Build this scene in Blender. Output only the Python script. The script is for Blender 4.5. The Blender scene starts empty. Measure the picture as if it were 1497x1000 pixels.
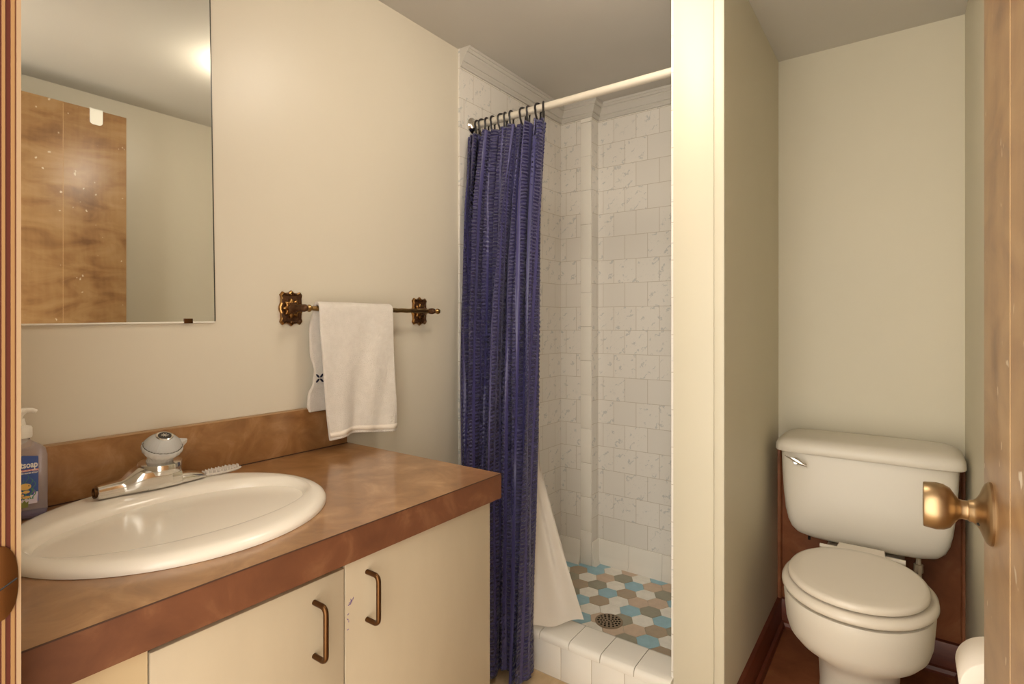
import bpy, bmesh, math, random
from mathutils import Vector, Matrix, noise
random.seed(7)
PI = math.pi
sc = bpy.context.scene
COL = sc.collection

# ------------------------------------------------------------------ camera, world, lights, exposure
H = 1.12                                   # camera height; X right, Y into the room, left wall at X=-1.294
cam_d = bpy.data.cameras.new('camera')
cam = bpy.data.objects.new('camera', cam_d); COL.objects.link(cam)
cam.location = (0, 0, H)
cam.rotation_euler = (PI / 2, 0, math.atan2(.5860, .8103))
cam_d.sensor_width = 36; cam_d.lens = 796 / 1497 * 36
cam_d.shift_y = -28 / 1497
cam_d.clip_start = 0.02
sc.camera = cam

world = bpy.data.worlds.new('hallway_ambience'); sc.world = world
world.use_nodes = True
bgn = world.node_tree.nodes['Background']
bgn.inputs['Color'].default_value = (1.0, .93, .82, 1); bgn.inputs['Strength'].default_value = 2.3
LAMP = (-.53, 1.10)                        # ceiling lamp, just above the frame
LAMP_STRENGTH = 18
sc.view_settings.view_transform = 'Standard'; sc.view_settings.look = 'None'
sc.view_settings.gamma = 1; sc.view_settings.use_curve_mapping = False
sc.view_settings.exposure = 1.32

# ------------------------------------------------------------------ helpers
def tag(o, label=None, cat=None, group=None, kind=None):
    if label: o['label'] = label
    if cat: o['category'] = cat
    if group: o['group'] = group
    if kind: o['kind'] = kind
    return o

def finish(bm, name, mat, parent=None, smooth=True, ang=35):
    bm.normal_update()
    if smooth:
        lim = math.radians(ang)
        for f in bm.faces: f.smooth = True
        for e in bm.edges:
            if len(e.link_faces) == 2 and e.calc_face_angle(0) > lim: e.smooth = False
    me = bpy.data.meshes.new(name); bm.to_mesh(me); bm.free()
    mats = mat if isinstance(mat, (list, tuple)) else [mat]
    for m in mats: me.materials.append(m)
    o = bpy.data.objects.new(name, me); COL.objects.link(o)
    if parent is not None:
        o.parent = parent
        o.matrix_parent_inverse = Matrix.Translation(parent.location).inverted() if parent.type == 'EMPTY' else Matrix.Translation(parent.matrix_basis.translation).inverted()
    return o

def empty(name, loc, label=None, cat=None, group=None):
    o = bpy.data.objects.new(name, None); COL.objects.link(o); o.location = loc
    o.empty_display_size = .05
    return tag(o, label, cat, group)

def a_box(bm, x0, x1, y0, y1, z0, z1, bev=0, seg=2, mi=0):
    b = bmesh.new()
    bmesh.ops.create_cube(b, size=1)
    for v in b.verts:
        v.co = Vector(((x0 + x1) / 2 + v.co.x * (x1 - x0), (y0 + y1) / 2 + v.co.y * (y1 - y0), (z0 + z1) / 2 + v.co.z * (z1 - z0)))
    if bev: bmesh.ops.bevel(b, geom=b.edges[:], offset=bev, segments=seg, profile=.5, affect='EDGES')
    merge(bm, b, mi)

def merge(bm, b, mi=0, M=None):
    vm = {}
    for v in b.verts: vm[v] = bm.verts.new(M @ v.co if M else v.co)
    for f in b.faces:
        try:
            nf = bm.faces.new([vm[v] for v in f.verts]); nf.material_index = mi
        except ValueError: pass
    b.free()

def box(name, x0, x1, y0, y1, z0, z1, mat, parent=None, bev=0, seg=2):
    bm = bmesh.new(); a_box(bm, x0, x1, y0, y1, z0, z1, bev, seg)
    return finish(bm, name, mat, parent)

def a_loft(bm, rings, cap0=True, cap1=True, closed=True, mi=0):
    R = [[bm.verts.new(p) for p in r] for r in rings]
    n = len(R[0])
    for a, b in zip(R, R[1:]):
        for i in range(n if closed else n - 1):
            j = (i + 1) % n
            f = bm.faces.new((a[i], a[j], b[j], b[i])); f.material_index = mi
    if cap0: bm.faces.new(R[0][::-1]).material_index = mi
    if cap1: bm.faces.new(R[-1]).material_index = mi
    return R

def frame(ax):
    ax = Vector(ax).normalized()
    up = Vector((0, 0, 1)) if abs(ax.z) < .9 else Vector((1, 0, 0))
    u = ax.cross(up).normalized(); w = ax.cross(u).normalized()
    return ax, u, w

def a_lathe(bm, base, axis, prof, n=32, mi=0, flute=0, nf=0, cap=True):
    ax, u, w = frame(axis); base = Vector(base); rings = []
    for d, r in prof:
        ring = []
        for i in range(n):
            a = 2 * PI * i / n
            rr = r * (1 + flute * math.cos(nf * a)) if flute else r
            ring.append(base + ax * d + (u * math.cos(a) + w * math.sin(a)) * max(rr, 1e-5))
        rings.append(ring)
    a_loft(bm, rings, cap, cap, mi=mi)

def a_tube(bm, pts, r, n=12, mi=0, caps=True):
    pts = [Vector(p) for p in pts]; rings = []
    T = [(pts[min(i + 1, len(pts) - 1)] - pts[max(i - 1, 0)]).normalized() for i in range(len(pts))]
    _, u, w = frame(T[0])
    for i, p in enumerate(pts):
        t = T[i]
        u = (u - t * u.dot(t)).normalized(); w = t.cross(u)
        rr = r[i] if isinstance(r, (list, tuple)) else r
        rings.append([p + (u * math.cos(2 * PI * k / n) + w * math.sin(2 * PI * k / n)) * rr for k in range(n)])
    a_loft(bm, rings, caps, caps, mi=mi)

def sell(cx, cy, z, a, b, n=2.0, seg=48):
    out = []
    for i in range(seg):
        t = 2 * PI * i / seg; c, s = math.cos(t), math.sin(t)
        out.append(Vector((cx + a * math.copysign(abs(c) ** (2 / n), c), cy + b * math.copysign(abs(s) ** (2 / n), s), z)))
    return out

def a_prism(bm, outline, normal_axis, d0, d1, mi=0):
    """outline = 3D points in a plane; extruded along vector normal_axis from d0 to d1"""
    nrm = Vector(normal_axis)
    a_loft(bm, [[Vector(p) + nrm * d0 for p in outline], [Vector(p) + nrm * d1 for p in outline]], mi=mi)

def fixn(bm): bmesh.ops.recalc_face_normals(bm, faces=bm.faces[:])

# ------------------------------------------------------------------ materials
def mat(name, col, rough=.5, metal=0, coat=0, spec=.5, alpha=1, trans=0, ior=1.45):
    m = bpy.data.materials.new(name); m.use_nodes = True
    b = m.node_tree.nodes['Principled BSDF']
    b.inputs['Base Color'].default_value = (*col, 1); b.inputs['Roughness'].default_value = rough
    b.inputs['Metallic'].default_value = metal; b.inputs['Coat Weight'].default_value = coat
    b.inputs['Specular IOR Level'].default_value = spec; b.inputs['Alpha'].default_value = alpha
    b.inputs['Transmission Weight'].default_value = trans; b.inputs['IOR'].default_value = ior
    return m
def N(m, t): return m.node_tree.nodes.new(t)
def L(m, a, b): m.node_tree.links.new(a, b)
def P(m): return m.node_tree.nodes['Principled BSDF']
def coords(m, scale=(1, 1, 1), out='Object', rot=(0, 0, 0), loc=(0, 0, 0)):
    tc = N(m, 'ShaderNodeTexCoord'); mp = N(m, 'ShaderNodeMapping')
    mp.inputs['Scale'].default_value = scale; mp.inputs['Rotation'].default_value = rot; mp.inputs['Location'].default_value = loc
    L(m, tc.outputs[out], mp.inputs['Vector']); return mp.outputs['Vector']
def noise_tex(m, vec, scale, detail=4, rough=.5, dist=0):
    n = N(m, 'ShaderNodeTexNoise'); L(m, vec, n.inputs['Vector'])
    n.inputs['Scale'].default_value = scale; n.inputs['Detail'].default_value = detail
    n.inputs['Roughness'].default_value = rough; n.inputs['Distortion'].default_value = dist
    return n.outputs['Fac']
def ramp(m, fac, stops):
    r = N(m, 'ShaderNodeValToRGB'); L(m, fac, r.inputs['Fac'])
    e = r.color_ramp.elements
    while len(e) < len(stops): e.new(.5)
    for el, (p, c) in zip(e, stops):
        el.position = p; el.color = (*c, 1) if len(c) == 3 else c
    return r.outputs['Color']
def math_n(m, op, a, b=0, c=0, clamp=False):
    n = N(m, 'ShaderNodeMath'); n.operation = op; n.use_clamp = clamp
    for i, x in enumerate((a, b, c)):
        if hasattr(x, 'default_value'): L(m, x, n.inputs[i])
        else: n.inputs[i].default_value = x
    return n.outputs[0]
def mixc(m, fac, a, b):
    n = N(m, 'ShaderNodeMix'); n.data_type = 'RGBA'
    for sock, x in ((n.inputs[0], fac), (n.inputs[6], a), (n.inputs[7], b)):
        if hasattr(x, 'default_value'): L(m, x, sock)
        elif isinstance(x, (int, float)): sock.default_value = x
        else: sock.default_value = (*x, 1)
    return n.outputs[2]
def bump(m, h, strength=.2, dist=.002):
    n = N(m, 'ShaderNodeBump'); L(m, h, n.inputs['Height'])
    n.inputs['Strength'].default_value = strength; n.inputs['Distance'].default_value = dist
    L(m, n.outputs['Normal'], P(m).inputs['Normal'])
def mottled(name, stops, scale, rough=.5, detail=5, stretch=(1, 1, 1), coat=0, dist=0, bmp=0, bscale=200):
    m = mat(name, stops[0][1], rough, coat=coat)
    v = coords(m, stretch)
    L(m, ramp(m, noise_tex(m, v, scale, detail, .6, dist), stops), P(m).inputs['Base Color'])
    if bmp: bump(m, noise_tex(m, v, bscale, 2), bmp, .001)
    return m

WALL = mottled('cream_wall_paint', [(.3, (.64, .585, .475)), (.7, (.66, .605, .495))], 2, .36, bmp=.05, bscale=60)
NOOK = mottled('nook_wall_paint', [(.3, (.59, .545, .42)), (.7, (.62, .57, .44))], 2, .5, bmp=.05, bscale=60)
CEIL = mottled('grey_ceiling_paint', [(.3, (.52, .49, .44)), (.7, (.54, .51, .46))], 2, .33, bmp=.04, bscale=40)
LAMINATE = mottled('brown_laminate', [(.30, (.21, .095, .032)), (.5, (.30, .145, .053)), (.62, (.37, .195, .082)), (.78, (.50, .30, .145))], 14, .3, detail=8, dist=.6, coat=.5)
LAM_SHADED = mottled('laminate_edge_shaded', [(.30, (.095, .031, .011)), (.55, (.125, .043, .016)), (.78, (.20, .09, .038))], 14, .6, detail=8, dist=.6)  # same laminate, with the front edge's shade put into a darker colour
SEAM = mat('dark_seam', (.05, .02, .01), .7)
CABINET = mottled('cream_cabinet_laminate', [(.35, (.37, .305, .215)), (.7, (.41, .34, .24))], 5, .45, stretch=(1, 1, .3))
CABFRAME = mat('cabinet_face_frame', (.42, .32, .19), .5)
PORC = mat('white_porcelain', (.67, .62, .53), .34)
PORC_SINK = mat('sink_porcelain', (.82, .765, .67), .2)
SEATM = mat('seat_plastic', (.70, .635, .535), .22)
CHROME = mat('chrome', (.72, .70, .66), .13, 1)
ACRYL = mat('clear_acrylic', (.90, .89, .85), .12, 0, trans=.5, ior=1.4)
ANTIQ = mottled('antique_brass', [(.3, (.16, .07, .02)), (.7, (.46, .26, .09))], 60, .28, detail=3)
P(ANTIQ).inputs['Metallic'].default_value = 1
PATINA = mottled('dark_brass_patina', [(.3, (.05, .02, .008)), (.7, (.13, .06, .022))], 90, .55, detail=3)
P(PATINA).inputs['Metallic'].default_value = .6
BARB = mat('brass_bar', (.42, .27, .11), .3, 1)
BRASS = mat('brushed_brass', (.38, .26, .14), .36, 1)
HANDLE = mat('dark_bronze_handle', (.11, .052, .02), .38, 1)
BRONZE = mat('bronze_strike', (.20, .10, .04), .35, 1)
ROD = mat('cream_rod_enamel', (.66, .60, .50), .3, .15)
BLACKP = mat('dark_ring_plastic', (.015, .012, .012), .35)
MOLD = mat('moulding_paint', (.56, .53, .475), .45)
WHITET = mottled('white_glazed_tile', [(.3, (.79, .75, .67)), (.7, (.82, .78, .70))], 6, .16)
GROUT = mat('grout', (.50, .43, .33), .9)
BASEW = mottled('dark_red_brown_wood', [(.3, (.10, .022, .010)), (.7, (.17, .04, .017))], 8, .38, stretch=(1, 1, 6))
VINYL_R = mottled('red_brown_vinyl', [(.3, (.19, .062, .022)), (.55, (.27, .09, .034)), (.75, (.35, .14, .06))], 12, .45, detail=8, dist=.5)
VINYL_T = mottled('tan_vinyl', [(.3, (.50, .35, .19)), (.55, (.60, .44, .26)), (.75, (.66, .52, .34))], 14, .45, detail=8, dist=.5)
TOWEL = mottled('white_terry', [(.3, (.80, .74, .66)), (.7, (.86, .80, .72))], 60, .95, detail=3)
P(TOWEL).inputs['Sheen Weight'].default_value = .3
_v = coords(TOWEL); bump(TOWEL, noise_tex(TOWEL, _v, 330, 3, .7), 1.0, .004)
HEM = mat('towel_hem_band', (.82, .74, .64), .9)
NAVY = mat('navy_thread', (.01, .012, .03), .8)
MIRROR = mat('mirror_glass', (.83, .84, .80), .012, 1)
MEDGE = mat('mirror_edge', (.05, .05, .035), .3)
WTAB = mat('white_plastic', (.83, .80, .72), .4)
PAPER = mottled('toilet_paper', [(.3, (.84, .76, .66)), (.7, (.88, .80, .70))], 10, .95)
JAMB_L = mottled('light_jamb_wood', [(.3, (.19, .10, .038)), (.7, (.24, .13, .052))], 6, .35, stretch=(1, 1, .1))
JAMB_D = mat('dark_red_jamb_stain', (.06, .010, .005), .35)
JAMB_M = mat('mid_jamb_wood', (.13, .045, .018), .35)
JAMB_W = mat('pale_jamb_wood', (.27, .18, .105), .3)
DRAIN = mat('aged_drain_metal', (.34, .26, .18), .4, .8)
DARK = mat('dark_hole', (.01, .008, .006), .9)
LINER = mat('white_liner_vinyl', (.80, .74, .65), .4)
P(LINER).inputs['Transmission Weight'].default_value = .0
_tr = N(LINER, 'ShaderNodeBsdfTranslucent'); _tr.inputs['Color'].default_value = (.8, .72, .6, 1)
_mx = N(LINER, 'ShaderNodeMixShader'); _mx.inputs[0].default_value = .3
L(LINER, P(LINER).outputs[0], _mx.inputs[1]); L(LINER, _tr.outputs[0], _mx.inputs[2])
L(LINER, _mx.outputs[0], LINER.node_tree.nodes['Material Output'].inputs['Surface'])
GLOW = mat('lamp_glass_glow', (.9, .85, .75), .3)
P(GLOW).inputs['Emission Color'].default_value = (1.0, .89, .74, 1); P(GLOW).inputs['Emission Strength'].default_value = LAMP_STRENGTH

# wood of the door: blotchy birch veneer, streaks along Z
DOORW = mat('birch_door_veneer', (.45, .25, .1), .33)
_v = coords(DOORW, (1.0, 1.0, .55)); _v2 = coords(DOORW, (1.2, 1.2, 3.2)); _v3 = coords(DOORW, (1, 1, .04))
_a = noise_tex(DOORW, _v, 3.4, 6, .6, .8); _b = noise_tex(DOORW, _v2, 4.0, 4, .55, 1.2); _c = noise_tex(DOORW, _v3, 90, 3)
_f = math_n(DOORW, 'ADD', math_n(DOORW, 'MULTIPLY', _a, .50), math_n(DOORW, 'ADD', math_n(DOORW, 'MULTIPLY', _b, .44), math_n(DOORW, 'MULTIPLY', _c, .06)))
_cc = ramp(DOORW, _f, [(.37, (.18, .085, .033)), (.46, (.28, .145, .058)), (.54, (.35, .20, .085)), (.64, (.41, .25, .12))])
_w = noise_tex(DOORW, coords(DOORW, (1, 1, 1)), 42, 1)
_wf = ramp(DOORW, _w, [(.745, (0, 0, 0)), (.77, (1, 1, 1))])
L(DOORW, mixc(DOORW, _wf, _cc, (.62, .5, .36)), P(DOORW).inputs['Base Color'])

# marbled shower tile: ax 0 = wall along X, 1 = wall along Y ; joints start at off
PITCH = .1045; Z0 = .146
def tile_mat(name, ax, off):
    m = mat(name, (.7, .66, .58), .17)
    tc = N(m, 'ShaderNodeTexCoord'); sp = N(m, 'ShaderNodeSeparateXYZ'); L(m, tc.outputs['Object'], sp.inputs[0])
    h = math_n(m, 'SUBTRACT', sp.outputs[ax], off - 40 * PITCH)
    z = math_n(m, 'SUBTRACT', sp.outputs[2], Z0 - 4 * PITCH)
    cb = N(m, 'ShaderNodeCombineXYZ'); L(m, h, cb.inputs[0]); L(m, z, cb.inputs[1])
    br = N(m, 'ShaderNodeTexBrick'); L(m, cb.outputs[0], br.inputs['Vector'])
    br.inputs['Scale'].default_value = 1; br.inputs['Brick Width'].default_value = PITCH; br.inputs['Row Height'].default_value = PITCH
    br.inputs['Mortar Size'].default_value = .0011; br.inputs['Mortar Smooth'].default_value = .1
    br.inputs['Color1'].default_value = (0, 0, 0, 1); br.inputs['Color2'].default_value = (1, 1, 1, 1); br.inputs['Mortar'].default_value = (0, 0, 0, 1)
    pat = ramp(m, br.outputs['Color'], [(.28, (0, 0, 0)), (.30, (1, 1, 1))])
    # short diagonal squiggles
    mp = N(m, 'ShaderNodeMapping'); L(m, cb.outputs[0], mp.inputs['Vector']); mp.inputs['Rotation'].default_value = (0, 0, .85)
    wv = N(m, 'ShaderNodeTexWave'); L(m, mp.outputs[0], wv.inputs['Vector'])
    wv.inputs['Scale'].default_value = 6.5; wv.inputs['Distortion'].default_value = 5; wv.inputs['Detail'].default_value = 3
    wv.inputs['Detail Scale'].default_value = 7
    line = ramp(m, wv.outputs['Fac'], [(.0, (1, 1, 1)), (.13, (0, 0, 0))])
    n2 = noise_tex(m, cb.outputs[0], 34, 3); brk = ramp(m, n2, [(.50, (0, 0, 0)), (.56, (1, 1, 1))])
    n3 = noise_tex(m, cb.outputs[0], 80, 4, .7, 1.5); fine = ramp(m, n3, [(.60, (0, 0, 0)), (.64, (1, 1, 1))])
    v = math_n(m, 'MULTIPLY', math_n(m, 'MAXIMUM', math_n(m, 'MULTIPLY', line, brk), math_n(m, 'MULTIPLY', fine, .35)), pat)
    base = mixc(m, br.outputs['Color'], (.72, .68, .615), (.76, .72, .655))
    c = mixc(m, math_n(m, 'MULTIPLY', v, .5), base, (.34, .37, .38))
    c = mixc(m, br.outputs['Fac'], c, (.50, .44, .36))
    L(m, c, P(m).inputs['Base Color'])
    inv = math_n(m, 'SUBTRACT', 1, br.outputs['Fac'])
    bump(m, math_n(m, 'ADD', inv, math_n(m, 'MULTIPLY', noise_tex(m, cb.outputs[0], 14, 1), .5)), .35, .002)
    L(m, math_n(m, 'ADD', math_n(m, 'MULTIPLY', br.outputs['Fac'], .6), .17), P(m).inputs['Roughness'])
    return m
TILE_X = tile_mat('marbled_tile_back', 0, -1.052)
TILE_XC = tile_mat('marbled_tile_chase', 0, -1.206)
TILE_Y = tile_mat('marbled_tile_side', 1, 2.163)

# seersucker curtain: UV in metres, gathered stripes alternate with flat satin
CURT = mat('blue_violet_seersucker', (.05, .045, .14), .34)
P(CURT).inputs['Sheen Weight'].default_value = .15
_tc = N(CURT, 'ShaderNodeTexCoord'); _sp = N(CURT, 'ShaderNodeSeparateXYZ'); L(CURT, _tc.outputs['UV'], _sp.inputs[0])
_fr = math_n(CURT, 'FRACT', math_n(CURT, 'DIVIDE', _sp.outputs[0], .030))
_band = math_n(CURT, 'SUBTRACT', 1, math_n(CURT, 'MULTIPLY', math_n(CURT, 'ABSOLUTE', math_n(CURT, 'SUBTRACT', _fr, .5)), 2))   # triangle
_mask = ramp(CURT, _band, [(.33, (0, 0, 0)), (.43, (1, 1, 1))])
_wv = N(CURT, 'ShaderNodeTexWave'); _wv.bands_direction = 'Y'; L(CURT, _tc.outputs['UV'], _wv.inputs['Vector'])
_wv.inputs['Scale'].default_value = 27; _wv.inputs['Distortion'].default_value = 3.2; _wv.inputs['Detail'].default_value = 2; _wv.inputs['Detail Scale'].default_value = 2.2
_rf = _wv.outputs['Fac']
_h = math_n(CURT, 'MULTIPLY', _rf, _mask)
bump(CURT, _h, 1.0, .009)
L(CURT, mixc(CURT, _mask, (.050, .044, .145), (.047, .040, .135)), P(CURT).inputs['Base Color'])

# ------------------------------------------------------------------ room shell
XL = -1.294; YB = 2.236; ZC = 2.0965; YT = 1.4616; YP = 1.490; YF = .138; XN = .152; XM = .235
def struct(o): o['kind'] = 'structure'; return o
struct(box('wall_left', XL - .10, XL, .0, YB + .1, -.05, ZC, WALL))
struct(box('wall_back', XL, XN + .1, YB, YB + .1, -.05, ZC, NOOK))
struct(box('wall_right', XM, XM + .1, .0, YP, -.05, ZC, WALL))
struct(box('wall_nook_right', XN, XM + .1, YP, YB, -.05, ZC, NOOK))
bm = bmesh.new()
a_box(bm, XL, -.672, .02, YF, -.0, ZC); a_box(bm, .137, XM, .02, YF, 0, ZC); a_box(bm, -.672, .137, .02, YF, 2.02, ZC)
struct(finish(bm, 'wall_front', WALL))
# partition between shower and toilet nook with a slightly proud corner strip
bm = bmesh.new()
a_box(bm, -.523, -.412, YP, YB, 0, ZC, 0); a_box(bm, -.412, -.386, YP + .004, YB, 0, ZC, 0)
struct(finish(bm, 'wall_partition', NOOK))
bm = bmesh.new(); a_box(bm, -.523, -.4135, YP - .003, YP, 0, ZC, .001); a_box(bm, -.4125, -.386, YP - .006, YP + .004, 0, ZC, .0025)
struct(finish(bm, 'trim_5', NOOK))
struct(box('ceiling', XL - .1, XM + .1, .0, YB + .1, ZC, ZC + .08, CEIL))
struct(box('floor', XL, XM, -.3, YT + .008, -.05, 0, VINYL_T))
struct(box('floor_nook', -.523, XN, YT + .008, YB, -.05, 0, VINYL_R))
# brown vinyl covering the lower part of the nook's walls, dark baseboards
bm = bmesh.new(); a_box(bm, -.386, XN, YB - .006, YB, .0, .655, .001)
a_lathe(bm, (-.382, YB - .010, .10), (0, 0, 1), [(0, .010), (.555, .010)], 12)
a_lathe(bm, (XN - .003, YB - .008, .10), (0, 0, 1), [(0, .008), (.555, .008)], 12)
struct(finish(bm, 'trim_1', VINYL_R))
def base_profile(name, along, a0, a1, p, sgn):
    prof = [(0, 0), (.026, 0), (.027, .008), (.022, .018), (.014, .022), (.014, .092), (.011, .099), (.0, .102)]
    bm = bmesh.new()
    def pt(a, q):
        return Vector((p + sgn * q[0], a, q[1])) if along == 'y' else Vector((a, p + sgn * q[0], q[1]))
    a_loft(bm, [[pt(a0, q) for q in prof], [pt(a1, q) for q in prof]]); fixn(bm)
    return struct(finish(bm, name, BASEW, ang=25))
base_profile('baseboard_left', 'y', YP + .004, YB - .006, -.386, 1)
base_profile('baseboard_back', 'x', -.372, XN - .012, YB - .006, -1)
base_profile('baseboard_right', 'y', YP, YB - .006, XN, -1)

# ------------------------------------------------------------------ shower walls
def tilewall(name, x0, x1, y0, y1, z0, z1, m): return struct(box(name, x0, x1, y0, y1, z0, z1, m))
tilewall('wall_shower_left', XL, XL + .008, YT, YB, 0, ZC, TILE_Y)
tilewall('wall_shower_back', -1.129, -.531, YB - .008, YB, 0, ZC, TILE_X)
tilewall('wall_shower_right', -.531, -.523, YP + .004, YB, 0, ZC, TILE_Y)
bm = bmesh.new(); a_box(bm, XL + .008, -1.1836, 2.163, YB, 0, ZC); struct(finish(bm, 'wall_chase', TILE_XC))
# bullnose strip down the chase corner, tile by tile
bm = bmesh.new()
zz = .146 + .045
cuts = [.040, .191]
while cuts[-1] < ZC: cuts.append(cuts[-1] + .152)
for a, b in zip(cuts, cuts[1:]):
    a_box(bm, -1.1826, -1.1295, 2.1605, 2.168, a + .0008, min(b, ZC) - .0008, .002, 2)
struct(finish(bm, 'trim_2', WHITET))
bm = bmesh.new(); a_box(bm, -1.1836, -1.131, 2.163, YB, 0, ZC)
a_box(bm, -1.131, -1.129, 2.168, YB, 0, ZC)
struct(finish(bm, 'wall_chase_side', TILE_Y))
# plain cove base row
bm = bmesh.new()
def cove_x(y, xa, xb, joints, sg=-1):
    xs = [xa] + joints + [xb]
    for a, b in zip(xs, xs[1:]):
        prof = [(0, .146), (.004, .1455), (.006, .14), (.007, .075), (.010, .055), (.020, .042), (.020, .03), (0, .03)]
        a_loft(bm, [[Vector((q, y + sg * o, z)) for o, z in prof] for q in (a + .0006, b - .0006)])
def cove_y(x, ya, yb, joints, sg=1):
    ys = [ya] + joints + [yb]
    for a, b in zip(ys, ys[1:]):
        prof = [(0, .146), (.004, .1455), (.006, .14), (.007, .075), (.010, .055), (.020, .042), (.020, .03), (0, .03)]
        a_loft(bm, [[Vector((x + sg * o, q, z)) for o, z in prof] for q in (a + .0006, b - .0006)])
cove_x(YB - .008, -1.129, -.531, [-1.129 + .150 * k for k in (1, 2, 3)])
cove_x(2.163, XL + .008, -1.1836, [])
cove_y(-1.129, 2.166, YB - .008, [])
cove_y(XL + .008, 1.592, 2.163, [2.163 - .150 * k for k in (3, 2, 1)])
fixn(bm); struct(finish(bm, 'trim_3', WHITET, ang=50))
# crown moulding
bm = bmesh.new()
cprof = [(0, .064), (.007, .064), (.007, .058), (.013, .052), (.013, .046), (.017, .046), (.022, .033), (.031, .024), (.031, .018), (.036, .018), (.041, .010), (.045, .010), (.045, 0), (0, 0)]
def crown_path(pts):
    """pts: list of (wall point, mitre offset dir)"""
    rings = []
    for (x, y), (dx, dy) in pts:
        rings.append([Vector((x + dx * o, y + dy * o, ZC - .0005 - d)) for o, d in cprof])
    a_loft(bm, rings)
crown_path([((XL + .008, YT), (1, 0)), ((XL + .008, 2.163), (1, -1)), ((-1.129, 2.163), (1, -1)), ((-1.129, YB - .008), (1, -1)), ((-.531, YB - .008), (-1, -1)), ((-.531, YP + .004), (-1, 0))])
fixn(bm); struct(finish(bm, 'trim_4', MOLD, ang=25))

# hexagon mosaic shower floor, one mesh, one material per glaze
HEX = {(0,1):'B',(1,1):'W',(2,2):'P',(-1,0):'T',(-2,0):'W',(-2,1):'B',(-1,1):'B',(0,2):'B',(0,0):'W',(1,0):'P',(2,1):'G',(3,1):'W',(4,2):'B',(-1,-1):'G',(0,-1):'T',(-1,-2):'W',(1,-1):'G',(2,0):'W',(3,0):'B',(4,1):'P',(5,1):'P',(0,-2):'G',(1,-2):'W',(2,-1):'B',(3,-1):'T',(4,0):'W',(5,0):'G',(1,-3):'B',(2,-2):'T',(3,-2):'W',(4,-1):'P',(5,-1):'P',(6,0):'B',(1,-4):'T',(2,-3):'W',(3,-3):'W',(4,-2):'B',(5,-2):'G',(6,-1):'W',(2,-4):'B',(3,-4):'P',(4,-3):'G',(5,-3):'W',(6,-2):'B',(4,-4):'P',(5,-4):'P',(6,-3):'T',(7,-3):'G',(5,-5):'G',(6,-4):'B',(7,-4):'W',(7,-5):'T'}
def glaze(n, c):
    return mottled(n, [(.3, tuple(x * .93 for x in c)), (.7, tuple(min(1, x * 1.05) for x in c))], 40, .42, detail=4)
HM = {'W': glaze('white_hex', (.90, .87, .79)), 'B': glaze('blue_hex', (.34, .56, .65)), 'G': glaze('olive_hex', (.35, .33, .25)),
      'T': glaze('taupe_hex', (.45, .355, .25)), 'P': glaze('pinkish_hex', (.66, .51, .38))}
order = ['W', 'B', 'G', 'T', 'P']
bm = bmesh.new()
a_box(bm, XL + .001, -.524, 1.50, YB - .001, -.02, .0372, mi=5)
p_ = .0745
for i in range(-4, 9):
    for j in range(-10, 4):
        cx = -1.096 + i * p_ * .8660; cy = 2.065 + (j + .5 * (i % 2)) * p_
        if not (XL + .03 < cx < -.50 and 1.56 < cy < 2.26): continue
        kk = HEX.get((i, j)) or random.choice('WWBGTP')
        r0 = p_ / math.sqrt(3) - .0009; r1 = r0 - .0012
        g = lambda r, z: [Vector((min(cx + r * math.cos(a * PI / 3), -.5235), min(cy + r * math.sin(a * PI / 3), YB - .001), z)) for a in range(6)]
        a_loft(bm, [g(r0, .036), g(r0, .0392), g(r1, .0400)], cap0=False, mi=order.index(kk))
struct(finish(bm, 'floor_shower', [HM[k] for k in order] + [GROUT], smooth=False))

# tiled curb
bm = bmesh.new()
a_box(bm, XL + .008, -.523, YT + .0085, 1.588, -.001, .118, mi=1)
x = -.523; k = 0
edges = [-.5235]
while edges[-1] > XL + .02: edges.append(max(edges[-1] - .107, XL + .009))
for a, b in zip(edges, edges[1:]):
    prof = [(1.4655, .106), (1.4650, .113), (1.466, .121), (1.470, .127), (1.477, .1302), (1.500, .1315), (1.575, .1320), (1.585, .1300), (1.591, .124), (1.593, .112), (1.594, .05), (1.588, .04), (1.588, .106)]
    a_loft(bm, [[Vector((q, y, z)) for y, z in prof] for q in (b + .0011, a - .0011)])
fe = [-.5235 - .03]
while fe[-1] > XL + .02: fe.append(max(fe[-1] - .107, XL + .009))
for a, b in zip([-.5235] + fe[:-1], fe):
    a_box(bm, b + .0009, a - .0009, YT + .0075, YT + .013, .002, .1055, .0012)
fixn(bm)
curb = finish(bm, 'shower_curb', [WHITET, GROUT], ang=40)
tag(curb, 'low white tiled curb across the shower entrance under the hem of the curtain', 'shower curb')

# floor drain
dr = empty('floor_drain', (-.87, 1.802, .040), 'round perforated brown metal drain set in the hexagon tile floor', 'drain')
bm = bmesh.new()
a_lathe(bm, (-.87, 1.802, .0395), (0, 0, 1), [(0, .050), (.0025, .050), (.0035, .048), (.0035, .0465), (.0028, .0455)], 48)
finish(bm, 'drain_cover', DRAIN, dr)
bm = bmesh.new()
for rr, n, w in ((.008, 4, .0034), (.018, 8, .0038), (.028, 12, .0042), (.0385, 16, .0042)):
    for i in range(n):
        a = 2 * PI * (i + .3 * rr * 100) / n
        a_lathe(bm, (-.87 + rr * math.cos(a), 1.802 + rr * math.sin(a), .0424), (0, 0, 1), [(0, w), (.0004, w)], 8)
finish(bm, 'drain_holes', DARK, dr)

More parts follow.
